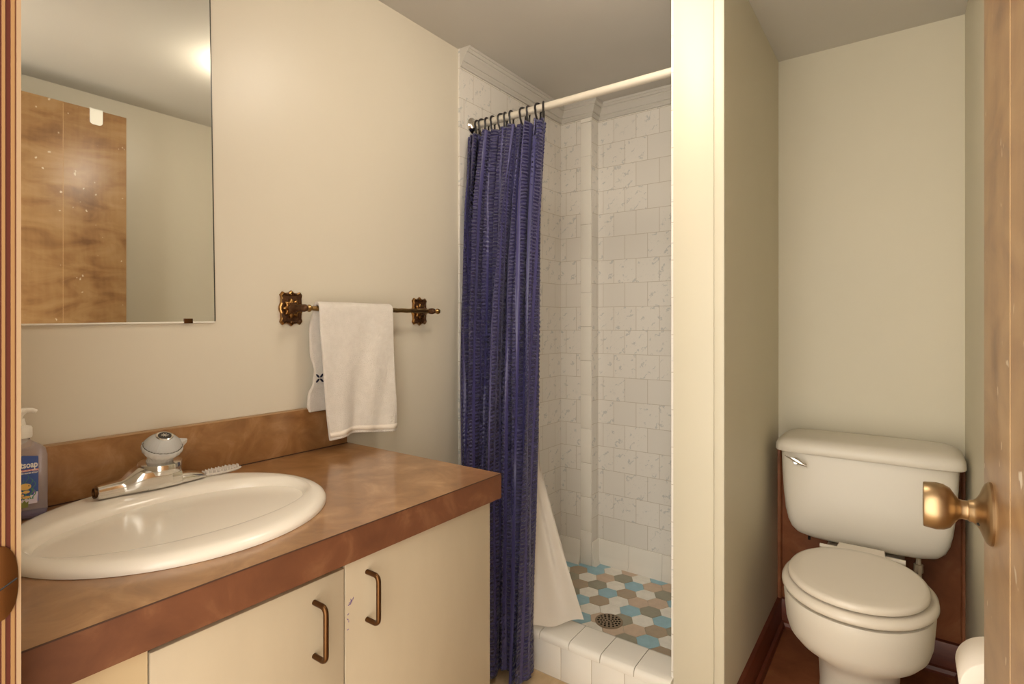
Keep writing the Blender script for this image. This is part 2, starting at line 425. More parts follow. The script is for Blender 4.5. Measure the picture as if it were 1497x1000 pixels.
# ------------------------------------------------------------------ shower rod, rings, curtain, liner
RY, RZ = 1.53, 1.838
rod = empty('shower_rod', (-.905, RY, RZ), 'cream enamelled shower curtain rod between tiled wall and partition', 'curtain rod')
bm = bmesh.new(); a_tube(bm, [(XL + .008, RY, RZ), (-.5312, RY, RZ)], .0125, 20); finish(bm, 'rod_tube', ROD, rod)
bm = bmesh.new(); a_lathe(bm, (XL + .0082, RY, RZ), (1, 0, 0), [(0, .030), (.004, .030), (.008, .024), (.014, .019), (.022, .0165), (.022, .0126)], 28)
finish(bm, 'wall_flange', CHROME, rod)
bm = bmesh.new(); a_lathe(bm, (XL + .0145, RY - .021, RZ + .004), (1, -.2, 0), [(0, .004), (.002, .004), (.003, .002)], 12); finish(bm, 'screw', DARK, rod)

NF = 11
CZ0, CZ1 = 1.792, .022
def xr(z):                       # right edge of the curtain
    t = (CZ0 - z) / (CZ0 - CZ1); return -.958 + .012 * t
FW = [.7, .6, .7, .75, .8, 1.5, 1.35, .95, .9, 1.2, .8]     # relative fold widths
SW = [0]
for w in FW: SW.append(SW[-1] + w)
def curtain_pt(s, z, ny=0.0):
    t = (CZ0 - z) / (CZ0 - CZ1)
    q = s * NF; k = min(int(q), NF - 1); f = q - k
    sw = (SW[k] + f * FW[k]) / SW[-1]
    # folds wander sideways with height
    xl = max(-1.281, -.856 * (1.523 - .138 * (t ** .85))); wnd = .012 * math.sin(3.1 * t + 5 * sw) * math.sin(PI * sw)
    ww = sw + .05 * t * math.sin(2 * PI * sw + 1.5)
    xb = xl + (xr(z) - xl) * ww + wnd
    ph = 2 * PI * f
    amp = (.028 + .007 * math.sin(k * 2.3)) * (1 + .45 * min(1, t * 3.0)) * (1 + .35 * math.sin(k * 1.7 + 3.5 * t))
    xb += (.45 * FW[k] * .010 * (1 + .4 * t)) * math.sin(2 * ph + .4 * math.sin(4 * t + k)) + .004 * math.sin(ph * 3 + 11 * t + k)
    y0 = 1.520 - .138 * (t ** .85) + (.017 * math.sin(2 * PI * sw * 2.6 + .8) + .013 * math.sin(2 * PI * sw * 5.3 + 2 + 1.5 * t)) * min(1, .4 + 3 * t)
    if z < .2: y0 -= .0
    y = y0 - amp * math.cos(ph) + .005 * math.sin(2 * ph + k + 7 * t)
    # pinched top below the rings
    return Vector((min(xb, xr(z) + .012), y, z))
bm = bmesh.new(); uvl = bm.loops.layers.uv.new('UVMap')
NU, NV = 640, 430
grid = []
for j in range(NV + 1):
    z = CZ0 + (CZ1 - CZ0) * j / NV
    row = []
    for i in range(NU + 1):
        s = i / NU
        p = curtain_pt(s, z)
        t = j / NV
        q = s * NF; f = q - int(q) if s < 1 else 1
        if t < .03: p.z -= .008 * (1 - math.cos(2 * PI * f)) * (1 - t / .03) * .6
        if t > .97: p.z += (t - .97) / .03 * (.010 * math.sin(9 * s * PI) + .012 * (1 - s))
        row.append(bm.verts.new(p))
    grid.append(row)
ul = [0]
rm = [v for v in grid[NV // 2]]
for i in range(NU): ul.append(ul[-1] + (rm[i + 1].co - rm[i].co).length)
PER = .030
for i in range(NU + 1):                      # gathered puckers as real relief in every other stripe
    fr_ = (ul[i] / PER) % 1.0
    bandm = max(0, min(1, (1 - abs(fr_ - .5) * 2 - .32) / .12))
    if bandm <= 0: continue
    a_ = grid[NV // 2][max(i - 1, 0)].co; b_ = grid[NV // 2][min(i + 1, NU)].co
    tx, ty = b_.x - a_.x, b_.y - a_.y; ln_ = math.hypot(tx, ty) or 1
    nx, ny_ = ty / ln_, -tx / ln_
    sid = int(ul[i] / PER)
    for j in range(NV + 1):
        v = grid[j][i]; z = v.co.z
        w = noise.noise((ul[i] * 26, z * 88, sid * 3.7))
        w2 = math.sin(z * 430 + 5 * noise.noise((sid * 2.1, z * 14, 0)) + 2.5 * noise.noise((ul[i] * 60, z * 30, 1)))
        dd = bandm * (.0012 * w + .0020 * w2)
        v.co.x += nx * dd; v.co.y += ny_ * dd
for j in range(NV):
    for i in range(NU):
        f = bm.faces.new((grid[j][i], grid[j + 1][i], grid[j + 1][i + 1], grid[j][i + 1]))
        for lp, (ii, jj) in zip(f.loops, ((i, j), (i, j + 1), (i + 1, j + 1), (i + 1, j))):
            lp[uvl].uv = (ul[ii], grid[jj][0].co.z)
cur = finish(bm, 'shower_curtain', CURT, ang=180)
md = cur.modifiers.new('thickness', 'SOLIDIFY'); md.thickness = .0012; md.offset = 0
tag(cur, 'blue violet seersucker shower curtain bunched at the left end of the rod', 'shower curtain')

ring0 = None
for n, (rx, lab) in enumerate(zip([-1.261, -1.239, -1.217, -1.190, -1.152, -1.134, -1.108, -1.060, -1.038, -.998, -.977],
        ['first from the tiled wall', 'second from the tiled wall', 'third from the tiled wall', 'fourth from the tiled wall', 'fifth from the tiled wall', 'sixth from the tiled wall',
         'single one left of the closest pairs', 'left one of the middle pair', 'right one of the middle pair', 'left one of the last pair', 'last at the open edge of the curtain'])):
    if ring0 is None:
        bm = bmesh.new()
        pts = [(0, .0165 * math.cos(a), .0165 * math.sin(a)) for a in [math.radians(d) for d in range(-60, 211, 15)]]
        pts = [(0, .006, -.044), (0, .010, -.036), (0, .012, -.025)] + pts[1:] + [(0, -.013, -.022), (0, -.008, -.034), (0, -.002, -.044), (0, .003, -.047)]
        a_tube(bm, pts, .0034, 8)
        ring0 = finish(bm, 'curtain_ring', BLACKP); r = ring0
    else:
        r = ring0.copy(); COL.objects.link(r)
    r.location = (rx, RY, RZ); r.rotation_euler = (0, 0, [.1, -.25, .2, .1, -.3, .25, .1, -.2, .25, -.15, .5][n])
    tag(r, 'dark plastic curtain ring on the rod, ' + lab, 'curtain ring', 'curtain rings on the shower rod')

# liner: hangs behind the curtain and drapes over the curb
bm = bmesh.new(); NU, NV = 90, 90; grid = []
def liner_pt(s, t):
    # right part visible; s 0 left .. 1 right
    z = 1.785 - t * 1.64
    x0, y0 = -1.235 + s * .225, 1.556 + .012 * math.sin(9 * PI * s)
    # lower part fans out to the right
    k = max(0, (t - .70) / .30) ** 1.0
    xb = -1.16 + s * .305; yb = 1.449 + .136 * max(0, (s - .62) / .38) ** 1.2
    x = x0 + (xb - x0) * k; kk = max(0, (t - .5) / .5)
    y = y0 + (yb - y0) * kk + (.011 * math.sin(7 * PI * s + 2 * t) + .006 * math.sin(15 * PI * s)) * min(1, t * 2) * (1 if t < .9 else (1 - (t - .9) * 9.5))
    hem = .085 + .062 * min(1, max(0, (s - .44) / .17)) + .006 * math.sin(s * 22)
    z = 1.785 + (hem - 1.785) * t
    return Vector((x, y, z))
for j in range(NV + 1):
    grid.append([bm.verts.new(liner_pt(i / NU, j / NV)) for i in range(NU + 1)])
for j in range(NV):
    for i in range(NU): bm.faces.new((grid[j][i], grid[j + 1][i], grid[j + 1][i + 1], grid[j][i + 1]))
ln = finish(bm, 'curtain_liner', LINER, ang=180)
tag(ln, 'plain white curtain liner hanging behind the violet curtain and draped over the curb', 'curtain liner')

# ------------------------------------------------------------------ vanity
CX0, CX1, CY0, CY1, CZ = XL + .001, -.736, .140, .9765, .782
SC = (-1.022, .434); SA, SB = .225, .241
ctop = empty('countertop', ((CX0 + CX1) / 2, (CY0 + CY1) / 2, CZ), 'brown mottled laminate vanity countertop with backsplash and a front edge coloured as in shade', 'countertop')
bm = bmesh.new(); n = 96
def rectpt(a, x0, x1, y0, y1, z):
    c, s = math.cos(a), math.sin(a)
    k = min(((x1 - SC[0]) / c) if c > 1e-9 else ((x0 - SC[0]) / c if c < -1e-9 else 1e9), ((y1 - SC[1]) / s) if s > 1e-9 else ((y0 - SC[1]) / s if s < -1e-9 else 1e9))
    return Vector((SC[0] + c * k, SC[1] + s * k, z))
angs = sorted([2 * PI * i / n for i in range(n)] + [math.atan2(y - SC[1], x - SC[0]) % (2 * PI) for x in (CX0, CX1) for y in (CY0, CY1)])
el = lambda z, f: [Vector((SC[0] + SA * f * math.cos(a), SC[1] + SB * f * math.sin(a), z)) for a in angs]
rc = lambda z: [rectpt(a, CX0, CX1, CY0, CY1, z) for a in angs]
a_loft(bm, [rc(CZ - .055), rc(CZ), el(CZ, .93), el(CZ - .055, .93), rc(CZ - .055)], False, False)
fixn(bm)
for f in bm.faces:
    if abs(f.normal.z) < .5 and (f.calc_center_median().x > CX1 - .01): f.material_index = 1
worktop = finish(bm, 'worktop', [LAMINATE, LAM_SHADED], ctop)
bm = bmesh.new(); a_box(bm, CX1 - .0008, CX1 + .0006, CY0, CY1, CZ - .0016, CZ + .0001)
finish(bm, 'edge_seam', SEAM, ctop)
box('backsplash', CX0, CX0 + .019, CY0, CY1 - .006, CZ, .893, LAMINATE, ctop, .0015)
box('backsplash_seam', CX0 + .018, CX0 + .0205, CY0, CY1 - .006, CZ, CZ + .0022, SEAM, ctop)
bm = bmesh.new(); a_box(bm, CX0, CX0 + .0195, CY0, CY1 - .006, .8925, .8945)
finish(bm, 'backsplash_cap', mat('laminate_cap', (.42, .26, .13), .5), ctop)

cab = empty('vanity_cabinet', (-1.02, .555, 0), 'cream vanity cabinet with two doors under the brown countertop', 'cabinet')
bm = bmesh.new()
XF = -.762; CB = CZ - .056
a_box(bm, XL + .002, XF, .142, .160, 0, CB); a_box(bm, XL + .002, XF, .927, .945, 0, CB)
a_box(bm, XL + .002, XF - .02, .160, .927, .09, .106)
finish(bm, 'body', CABINET, cab)
bm = bmesh.new()
a_box(bm, XF, XF + .0155, .142, .2765, .09, CB - .001); a_box(bm, XF - .016, XF - .0005, .160, .927, CB - .06, CB)
a_box(bm, XF - .016, XF - .0005, .545, .58, .106, CB - .06); a_box(bm, XF - .07, XF - .055, .160, .927, 0, .09)
finish(bm, 'face_frame', CABFRAME, cab)
def pull(parent, y, z0, z1):
    bm = bmesh.new(); x0 = XF + .018; o = .030; r = .004; b = .010
    pts = [(x0, y, z0)]
    for k in range(6):
        a = PI / 2 * k / 5; pts.append((x0 + o - b + b * math.sin(a), y, z0 + b - b * math.cos(a)))
    for k in range(6):
        a = PI / 2 * k / 5; pts.append((x0 + o - b + b * math.cos(a), y, z1 - b + b * math.sin(a)))
    pts.append((x0, y, z1))
    a_tube(bm, pts, .0042, 12)
    return finish(bm, 'handle', HANDLE, parent)
d1 = box('door', XF + .0005, XF + .018, .2785, .5605, .11, CB - .008, CABINET, cab, .0012)
pull(d1, .505, .603, .686)
d2 = box('door', XF + .0005, XF + .018, .5635, .946, .11, CB - .001, CABINET, cab, .0012)
pull(d2, .607, .615, .696)
bm = bmesh.new()      # ballpoint scribbles near the gap
for y, z, l, a in ((.5725, .658, .010, .9), (.5745, .660, .008, 2.0), (.571, .655, .006, .3), (.578, .662, .005, 1.2), (.5685, .640, .004, .8), (.5675, .632, .004, 2.1), (.5695, .628, .003, 1.4), (.568, .615, .003, .5)):
    c, s = math.cos(a) * l / 2, math.sin(a) * l / 2
    a_box(bm, XF + .0180, XF + .0183, y - abs(c) - .0002, y + abs(c) + .0002, z - .0004, z + .0004)
    a_tube(bm, [(XF + .0182, y - c, z - s), (XF + .0182, y + c, z + s)], .00035, 5)
finish(bm, 'pen_scribble', mat('violet_ink', (.10, .05, .20), .6), d2)

# sink
sk = empty('sink', (SC[0], SC[1], CZ), 'oval cream drop-in basin set into the brown countertop', 'sink')
bm = bmesh.new()
bc = (-1.008, .435)
R = []
def se(cx, cy, z, a, b): R.append([Vector((cx + a * math.cos(2 * PI * i / 96), cy + b * math.sin(2 * PI * i / 96), z)) for i in range(96)])
se(*SC, CZ + .0006, .216, .232); se(*SC, CZ + .0006, .225, .241)
se(*SC, CZ + .005, .2255, .2415); se(*SC, CZ + .010, .223, .239); se(*SC, CZ + .0145, .217, .233); se(*SC, CZ + .0165, .208, .224)
se(-1.019, .434, CZ + .0165, .195, .218)
se(-1.010, .434, CZ + .0163, .150, .222)
se(-1.009, .435, CZ + .0150, .1405, .2175); se(*bc, CZ + .0125, .135, .214); se(*bc, CZ + .0085, .1305, .2105); se(*bc, CZ + .002, .1265, .2070); se(*bc, CZ - .010, .1235, .2035)
se(*bc, CZ - .03, .119, .198); se(*bc, CZ - .07, .106, .173); se(*bc, CZ - .105, .088, .140); se(*bc, CZ - .128, .062, .095); se(*bc, CZ - .138, .030, .04)
a_loft(bm, R, True, True)
fixn(bm)
finish(bm, 'basin', PORC_SINK, sk, ang=60)
bm = bmesh.new(); a_lathe(bm, (bc[0], bc[1], CZ - .1378), (0, 0, 1), [(0, .026), (.002, .025), (.003, .02), (.001, .017)], 28); finish(bm, 'sink_drain', CHROME, sk)

# faucet; spout swung along the wall towards the door
FX, FY, FZ = -1.188, .462, CZ + .0166
fc = empty('faucet', (FX, FY, FZ), 'chrome single-knob faucet with clear knob, spout turned left on the sink rim', 'faucet')
def sec(y, z0, z1, w, n=3.2, xo=0):
    return [Vector((FX + xo + w * math.copysign(abs(math.cos(a)) ** (2 / n), math.cos(a)), FY + y, FZ + (z0 + z1) / 2 + (z1 - z0) / 2 * math.copysign(abs(math.sin(a)) ** (2 / n), math.sin(a)))) for a in [2 * PI * i / 32 for i in range(32)]]
bm = bmesh.new()
a_loft(bm, [sec(-.105, .003, .023, .013), sec(-.104, .001, .025, .0145), sec(-.085, .000, .0262, .0152), sec(-.068, .000, .0275, .0165), sec(-.062, .0, .030, .019), sec(-.052, 0, .038, .024), sec(-.040, 0, .0455, .029), sec(-.025, 0, .047, .032), sec(.010, 0, .0465, .032)])
fixn(bm); finish(bm, 'spout', CHROME, fc, ang=50)
bm = bmesh.new(); a_lathe(bm, (FX, FY - .1045, FZ + .013), (0, -1, 0), [(0, .0095), (.004, .0095), (.004, .0075), (.001, .007)], 20); finish(bm, 'aerator', HANDLE, fc)
bm = bmesh.new()
a_loft(bm, [sec(-.03, 0, .034, .029, 4), sec(.020, 0, .034, .030, 4), sec(.029, 0, .032, .029, 4), sec(.031, 0, .021, .026, 2.6), sec(.05, 0, .020, .025, 2.6), sec(.07, 0, .016, .020, 2.4), sec(.082, 0, .009, .012, 2.2), sec(.085, .001, .004, .004, 2)])
fixn(bm); finish(bm, 'body', CHROME, fc, ang=40)
bm = bmesh.new(); a_lathe(bm, (FX, FY, FZ + .0285), (.06, 0, 1), [(0, .032), (.003, .0375), (.019, .0385), (.0215, .0370), (.0225, .024)], 40); finish(bm, 'collar', CHROME, fc)
bm = bmesh.new(); a_box(bm, FX + .0302, FX + .0312, FY - .013, FY + .008, FZ + .015, FZ + .030, .0004); finish(bm, 'badge_plate', mat('badge_grey', (.30, .26, .20), .3, .7), fc)
KA = Vector((math.sin(.40), 0, math.cos(.40))); K0 = Vector((FX - .002, FY, FZ + .0480))
def ko(d): return K0 + KA * d
bm = bmesh.new()
a_lathe(bm, ko(-.004), KA, [(0, .024), (.006, .0225), (.012, .0215), (.016, .0220), (.022, .0255), (.027, .030), (.033, .0345), (.041, .0352), (.0425, .0335)], 64, flute=.025, nf=20)
kb = finish(bm, 'knob', ACRYL, fc, ang=70)
bm = bmesh.new(); a_lathe(bm, ko(.0385), KA, [(0, .0320), (.006, .0300), (.013, .0235), (.0185, .0155), (.0195, .0135)], 96, flute=.03, nf=36)
finish(bm, 'knob_top', ACRYL, kb, ang=70)
bm = bmesh.new(); a_lathe(bm, ko(.0365), KA, [(0, .0336), (.0022, .0336)], 48); finish(bm, 'knob_groove', mat('groove_dark', (.08, .07, .05), .4), kb)
bm = bmesh.new(); a_lathe(bm, ko(.0570), KA, [(0, .0150), (.0022, .0150), (.003, .0136), (.0022, .0118)], 32); finish(bm, 'knob_cap', CHROME, kb)
bm = bmesh.new(); a_lathe(bm, ko(.0588), KA, [(0, .0116), (.0008, .0113)], 28); finish(bm, 'knob_medallion', mat('medallion_dark', (.045, .04, .035), .3, .6), kb)
bm = bmesh.new(); _, ku, kw = frame(KA)
for a in range(4):
    dv = (ku * math.cos(a * PI / 4) + kw * math.sin(a * PI / 4)) * .0068
    a_tube(bm, [ko(.0598) - dv, ko(.0598) + dv], .0007, 6)
finish(bm, 'medallion_star', CHROME, kb)
bm = bmesh.new()
ya = Vector((0, 1, 0)); xa = KA.cross(ya)
def pq(d, y, w, h): return [ko(d) + ya * y + xa * sx_ * w + KA * sz_ * h for sx_, sz_ in ((-1, -1), (1, -1), (1, 1), (-1, 1))]
a_loft(bm, [pq(.034, .028, .010, .0085), pq(.040, .043, .002, .0035)])
fixn(bm); finish(bm, 'knob_pointer', ACRYL, kb)

# spiky clear soap saver
bm = bmesh.new()
sx, sy, sz = -1.190, .580, CZ + .0167
a_loft(bm, [sell(sx, sy, sz, .012, .040, 1.7, 32), sell(sx, sy, sz + .003, .016, .045, 1.7, 32), sell(sx, sy, sz + .006, .015, .043, 1.7, 32)])
for i in range(-5, 6):
    for j in range(-2, 3):
        x = sx + j * .0052 + (i % 2) * .0026; y = sy + i * .0072
        if ((x - sx) / .015) ** 2 + ((y - sy) / .042) ** 2 < .95:
            a_lathe(bm, (x, y, sz + .005), (0, 0, 1), [(0, .0022), (.005, .0016), (.0075, .0006)], 7)
sp = finish(bm, 'soap_saver', mat('frosted_clear_plastic', (.90, .84, .76), .2, trans=.45))
tag(sp, 'clear plastic soap saver with little spikes on the sink rim right of the faucet', 'soap saver')

# ------------------------------------------------------------------ soap bottle
BX, BY, BZ = -1.2385, .263, CZ + .0006
sb = empty('soap_bottle', (BX, BY, BZ), 'clear pump soap bottle with blue aquarium label beside the door frame', 'soap bottle')
rotb = Matrix.Translation((BX, BY, BZ)) @ Matrix.Rotation(math.radians(80), 4, 'Z')       # local x = width, local -y = front
def bring(z, a, b, n=3.2, seg=48): return [rotb @ p for p in sell(0, 0, z, a, b, n, seg)]
bm = bmesh.new()
a_loft(bm, [bring(.0, .031, .017), bring(.003, .0355, .0205), bring(.010, .0372, .0215), bring(.085, .0372, .0215), bring(.108, .0368, .0213), bring(.118, .034, .020), bring(.125, .027, .018, 2.6), bring(.131, .018, .016, 2.1), bring(.134, .014, .014, 2), bring(.142, .013, .013, 2)])
fixn(bm)
CLEARB = mat('clear_bottle_plastic', (.93, .92, .98), .08, 0, trans=.82, ior=1.15)
finish(bm, 'bottle', CLEARB, sb, ang=50)
bm = bmesh.new(); a_loft(bm, [bring(.003, .032, .017), bring(.0045, .034, .0185), bring(.009, .034, .0185)]); fixn(bm)
finish(bm, 'liquid_soap', mat('violet_soap', (.16, .08, .42), .1, trans=.6, ior=1.33), sb)
def lbl(pts, d=-.0222, th=.0004):
    """polygon in label plane (x, z) on the front of the bottle"""
    return [[rotb @ Vector((x, d - k, z)) for x, z in pts] for k in (0, th)]
def a_lbl(bm, pts, d=-.0222, th=.0004): a_loft(bm, lbl(pts, d, th))
def ell2(cx, cz, a, b, n=20, rot=0):
    out = []
    for i in range(n):
        t = 2 * PI * i / n; x, z = a * math.cos(t), b * math.sin(t)
        out.append((cx + x * math.cos(rot) - z * math.sin(rot), cz + x * math.sin(rot) + z * math.cos(rot)))
    return out
def flat(name, c, polys, d, parent=None, rough=.4):
    bm = bmesh.new()
    for q in polys: a_lbl(bm, q, d)
    fixn(bm); return finish(bm, name, mat(name + '_ink', c, rough), parent or sb, smooth=False)
lab = flat('label', (.045, .10, .36), [[(-.024, .030), (.012, .028), (.0235, .031), (.0235, .108), (.004, .111), (-.024, .108)]], -.0220)
flat('label_band', (.62, .06, .05), [[(-.024, .0835), (.0235, .0835), (.0235, .0868), (-.024, .0868)]], -.0224, lab)
flat('label_castle', (.72, .66, .78), [[(-.004, .027), (.022, .028), (.023, .047), (.019, .047), (.017, .042), (.012, .043), (.010, .038), (.004, .038), (.0, .033)]], -.0224, lab)
flat('label_violet_coral', (.22, .12, .42), [[(-.006, .026), (-.001, .026), (0, .037), (-.003, .034), (-.006, .040)], [(.015, .046), (.018, .052), (.021, .046)], [(-.022, .03), (-.014, .03), (-.016, .04), (-.022, .038)]], -.0227, lab)
weeds = []
for k, (x0, z1) in enumerate(((-.001, .075), (.003, .070), (.009, .079), (.014, .074), (.018, .070))):
    L_, R_ = [], []
    for i in range(13):
        z = .036 + (z1 - .036) * i / 12; x = x0 + .0022 * math.sin(i * 1.15 + k); w = .0010 * (1 - i / 14)
        L_.append((x - w, z)); R_.append((x + w, z))
    weeds.append(L_ + R_[::-1])
flat('label_seaweed', (.08, .28, .16), weeds, -.0229, lab)
flat('label_plant_pot', (.22, .24, .06), [[(.001, .0225), (.010, .0225), (.011, .033), (.008, .031), (.0055, .035), (.003, .031), (.0, .033)]], -.0227, lab)
fish = []
for cx, cz, a, b in ((.0065, .058, .0078, .0056), (.008, .049, .0045, .0024), (.0015, .044, .0035, .0022), (.008, .040, .0055, .0022)):
    fish.append(ell2(cx, cz, a, b)); fish.append([(cx - a * .8, cz), (cx - a * 1.6, cz + b), (cx - a * 1.45, cz - b * .9)])
flat('label_fish', (.80, .52, .16), fish, -.0232, lab)
flat('label_fish_eye', (.01, .01, .01), [ell2(.0112, .0592, .0009, .0009, 10)], -.0236, lab)
flat('label_starfish', (.78, .22, .04), [ell2(-.012, .061, .009, .008), [(-.012, .069), (.0, .0735), (-.006, .071), (.0, .0725)]], -.0231, lab)
def text_on(name, s, size, x, z, d, m, parent, M, bold=.0, align='RIGHT', th=.0003, xs_=1):
    cu = bpy.data.curves.new(name, 'FONT'); cu.body = s; cu.size = size; cu.extrude = th; cu.align_x = align; cu.offset = bold; cu.resolution_u = 3
    t = bpy.data.objects.new(name, cu); COL.objects.link(t)
    bpy.context.view_layer.update()
    me = bpy.data.meshes.new_from_object(t.evaluated_get(bpy.context.evaluated_depsgraph_get()))
    bpy.data.objects.remove(t); bpy.data.curves.remove(cu)
    T = M @ Matrix.Translation((x, d, z)) @ Matrix.Diagonal((xs_, 1, 1, 1)) @ Matrix.Rotation(PI / 2, 4, 'X')
    me.transform(T); me.materials.clear(); me.materials.append(m); me.name = name
    o = bpy.data.objects.new(name, me); COL.objects.link(o); o.parent = parent
    return o
WINK = mat('white_ink', (.85, .83, .80), .4)
for args in (('label_brand_text', 'Softsoap', .0145, .0228, .0900, -.0226, WINK), ('label_red_text', 'AQUARIUM SERIES', .0034, .0228, .0840, -.0230, WINK), ('label_small_text', 'LIQUID HAND SOAP', .0034, .0228, .0795, -.0226, WINK)):
    o = text_on(*args, lab, rotb, bold=.0004 if 'brand' in args[0] else .0001, xs_=.70 if 'brand' in args[0] else .9)
bm = bmesh.new()
a_loft(bm, [bring(.139, .0165, .0165, 2), bring(.141, .0172, .0172, 2), bring(.155, .0170, .0170, 2), bring(.158, .0155, .0155, 2), bring(.160, .009, .009, 2), bring(.172, .0065, .0065, 2)]); fixn(bm)
finish(bm, 'pump_collar', WTAB, sb, ang=30)
bm = bmesh.new()
a_loft(bm, [bring(.170, .0045, .0045, 2), bring(.176, .005, .005, 2), bring(.182, .010, .009, 2), bring(.187, .0105, .0095, 2), bring(.189, .008, .008, 2)])
a_tube(bm, [rotb @ Vector(p) for p in ((0, 0, .184), (.008, 0, .1855), (.016, 0, .185), (.0225, 0, .182))], [.006, .005, .0042, .0035], 12)
fixn(bm); finish(bm, 'pump_head', WTAB, sb, ang=50)

# ------------------------------------------------------------------ mirror
mr = empty('wall_mirror', (XL, .38, 1.12), 'frameless wall mirror above the sink reflecting the wooden door', 'mirror')
mr.rotation_euler = (math.radians(.9), 0, 0)
def setp(o): o.matrix_parent_inverse = Matrix.Translation(mr.location).inverted(); return o
setp(box('mirror_glass', XL + .0012, XL + .0055, .150, .614, H, 2.045, MIRROR, mr))
bm = bmesh.new(); a_box(bm, XL + .0005, XL + .0058, .614, .6165, H, 2.045); setp(finish(bm, 'edge', MEDGE, mr))
bm = bmesh.new(); a_box(bm, XL + .0005, XL + .0065, .150, .614, H - .003, H); setp(finish(bm, 'bottom_channel', WTAB, mr))
bm = bmesh.new(); a_box(bm, XL + .0005, XL + .009, .548, .566, H - .004, H + .007, .0012); setp(finish(bm, 'clip', HANDLE, mr))

# ------------------------------------------------------------------ towel bar and towel
TBX, TBZ = -1.2435, H + .0375
tb = empty('towel_bar', (XL, 1.03, TBZ), 'antique brass towel bar on two ornate scalloped wall plates', 'towel bar')
def plate(yc):
    bm = bmesh.new(); hw, hh = .032, .047
    def outline(k):
        q = [(0, 1.0), (.30, .80), (.62, .86), (1.0, .80), (.93, .62), (.88, .35), (1.03, .08), (1.03, -.08), (.88, -.35), (.93, -.62), (1.0, -.80), (.62, -.86), (.30, -.80), (0, -1.0)]
        q = [(0, 1.0), (.22, .88), (.5, .84), (.78, .92), (.98, .76), (.90, .56), (.92, .30), (1.05, .10), (1.05, -.10), (.92, -.30), (.90, -.56), (.98, -.76), (.78, -.92), (.5, -.84), (.22, -.88), (0, -1.0)]
        q = q + [(-a, b) for a, b in q[-2:0:-1]]
        return [(a * hw * k, b * hh * k) for a, b in q]
    rings = []
    for k, x in ((.98, .0005), (1.0, .003), (.97, .008), (.90, .0095), (.84, .0055), (.80, .0045), (.55, .0055), (.42, .011)):
        rings.append([Vector((XL + x, yc + a, TBZ + b)) for a, b in outline(k)])
    a_loft(bm, rings); fixn(bm)
    for f in bm.faces:
        if all(abs(v.co.y - yc) < hw * 1.05 * .86 and abs(v.co.z - TBZ) < hh * .86 for v in f.verts) and f.calc_center_median().x > XL + .004: f.material_index = 1
    pl = finish(bm, 'wall_plate', [ANTIQ, PATINA], tb, ang=30)
    bm = bmesh.new()
    a_lathe(bm, (XL + .006, yc, TBZ), (1, 0, 0), [(0, .0225), (.005, .0235), (.008, .0210), (.0095, .0170)], 64, flute=.13, nf=9)
    fixn(bm); finish(bm, 'rosette', ANTIQ, tb, ang=40); bm = bmesh.new()
    a_lathe(bm, (XL + .012, yc, TBZ), (1, 0, 0), [(0, .0145), (.004, .0145), (.006, .012), (.016, .0085), (.026, .0075), (.034, .0075), (.041, .0090), (.050, .0098), (.057, .0085), (.061, .0050), (.063, .001)], 24)
    for i in range(12):
        a = 2 * PI * i / 12; a_lathe(bm, (XL + .015, yc + .0145 * math.cos(a), TBZ + .0145 * math.sin(a)), (1, 0, 0), [(0, .0022), (.002, .0016), (.0028, .0004)], 8)
    fixn(bm); finish(bm, 'post', PATINA, tb, ang=40)
    for s in (-1, 1):
        bm = bmesh.new(); a_lathe(bm, (XL + .005, yc, TBZ + s * .036), (1, 0, 0), [(0, .0036), (.003, .0036), (.0045, .0015)], 10)
        finish(bm, 'screw', HANDLE, pl)
plate(.807); plate(1.266)
bm = bmesh.new()
yb0, yb1 = .812, 1.290
pr = [(0, .006), (.006, .0085), (.011, .0065), (.015, .0095), (.019, .0095), (.022, .0060), (.026, .0058), (.05, .0078), (.055, .0066)]
a_lathe(bm, (TBX, yb0, TBZ), (0, 1, 0), pr, 20)
pts, n = [], 260
ax = 20
rings = []
for i in range(n + 1):      # rope-twisted bar
    y = yb0 + .055 + (yb1 - yb0 - .07) * i / n
    rings.append([Vector((TBX + (.0066 + .0005 * math.cos(3 * a + y * 160)) * math.cos(a), y, TBZ + (.0066 + .0005 * math.cos(3 * a + y * 160)) * math.sin(a))) for a in [2 * PI * k / 24 for k in range(24)]])
a_loft(bm, rings)
a_lathe(bm, (TBX, yb1 - .015, TBZ), (0, 1, 0), [(0, .0066), (.006, .0075), (.009, .0055), (.013, .0055), (.016, .0070), (.019, .0048), (.022, .0070), (.028, .0092), (.033, .0085), (.037, .0045), (.038, .0005)], 20)
fixn(bm); finish(bm, 'bar', BARB, tb, ang=60)

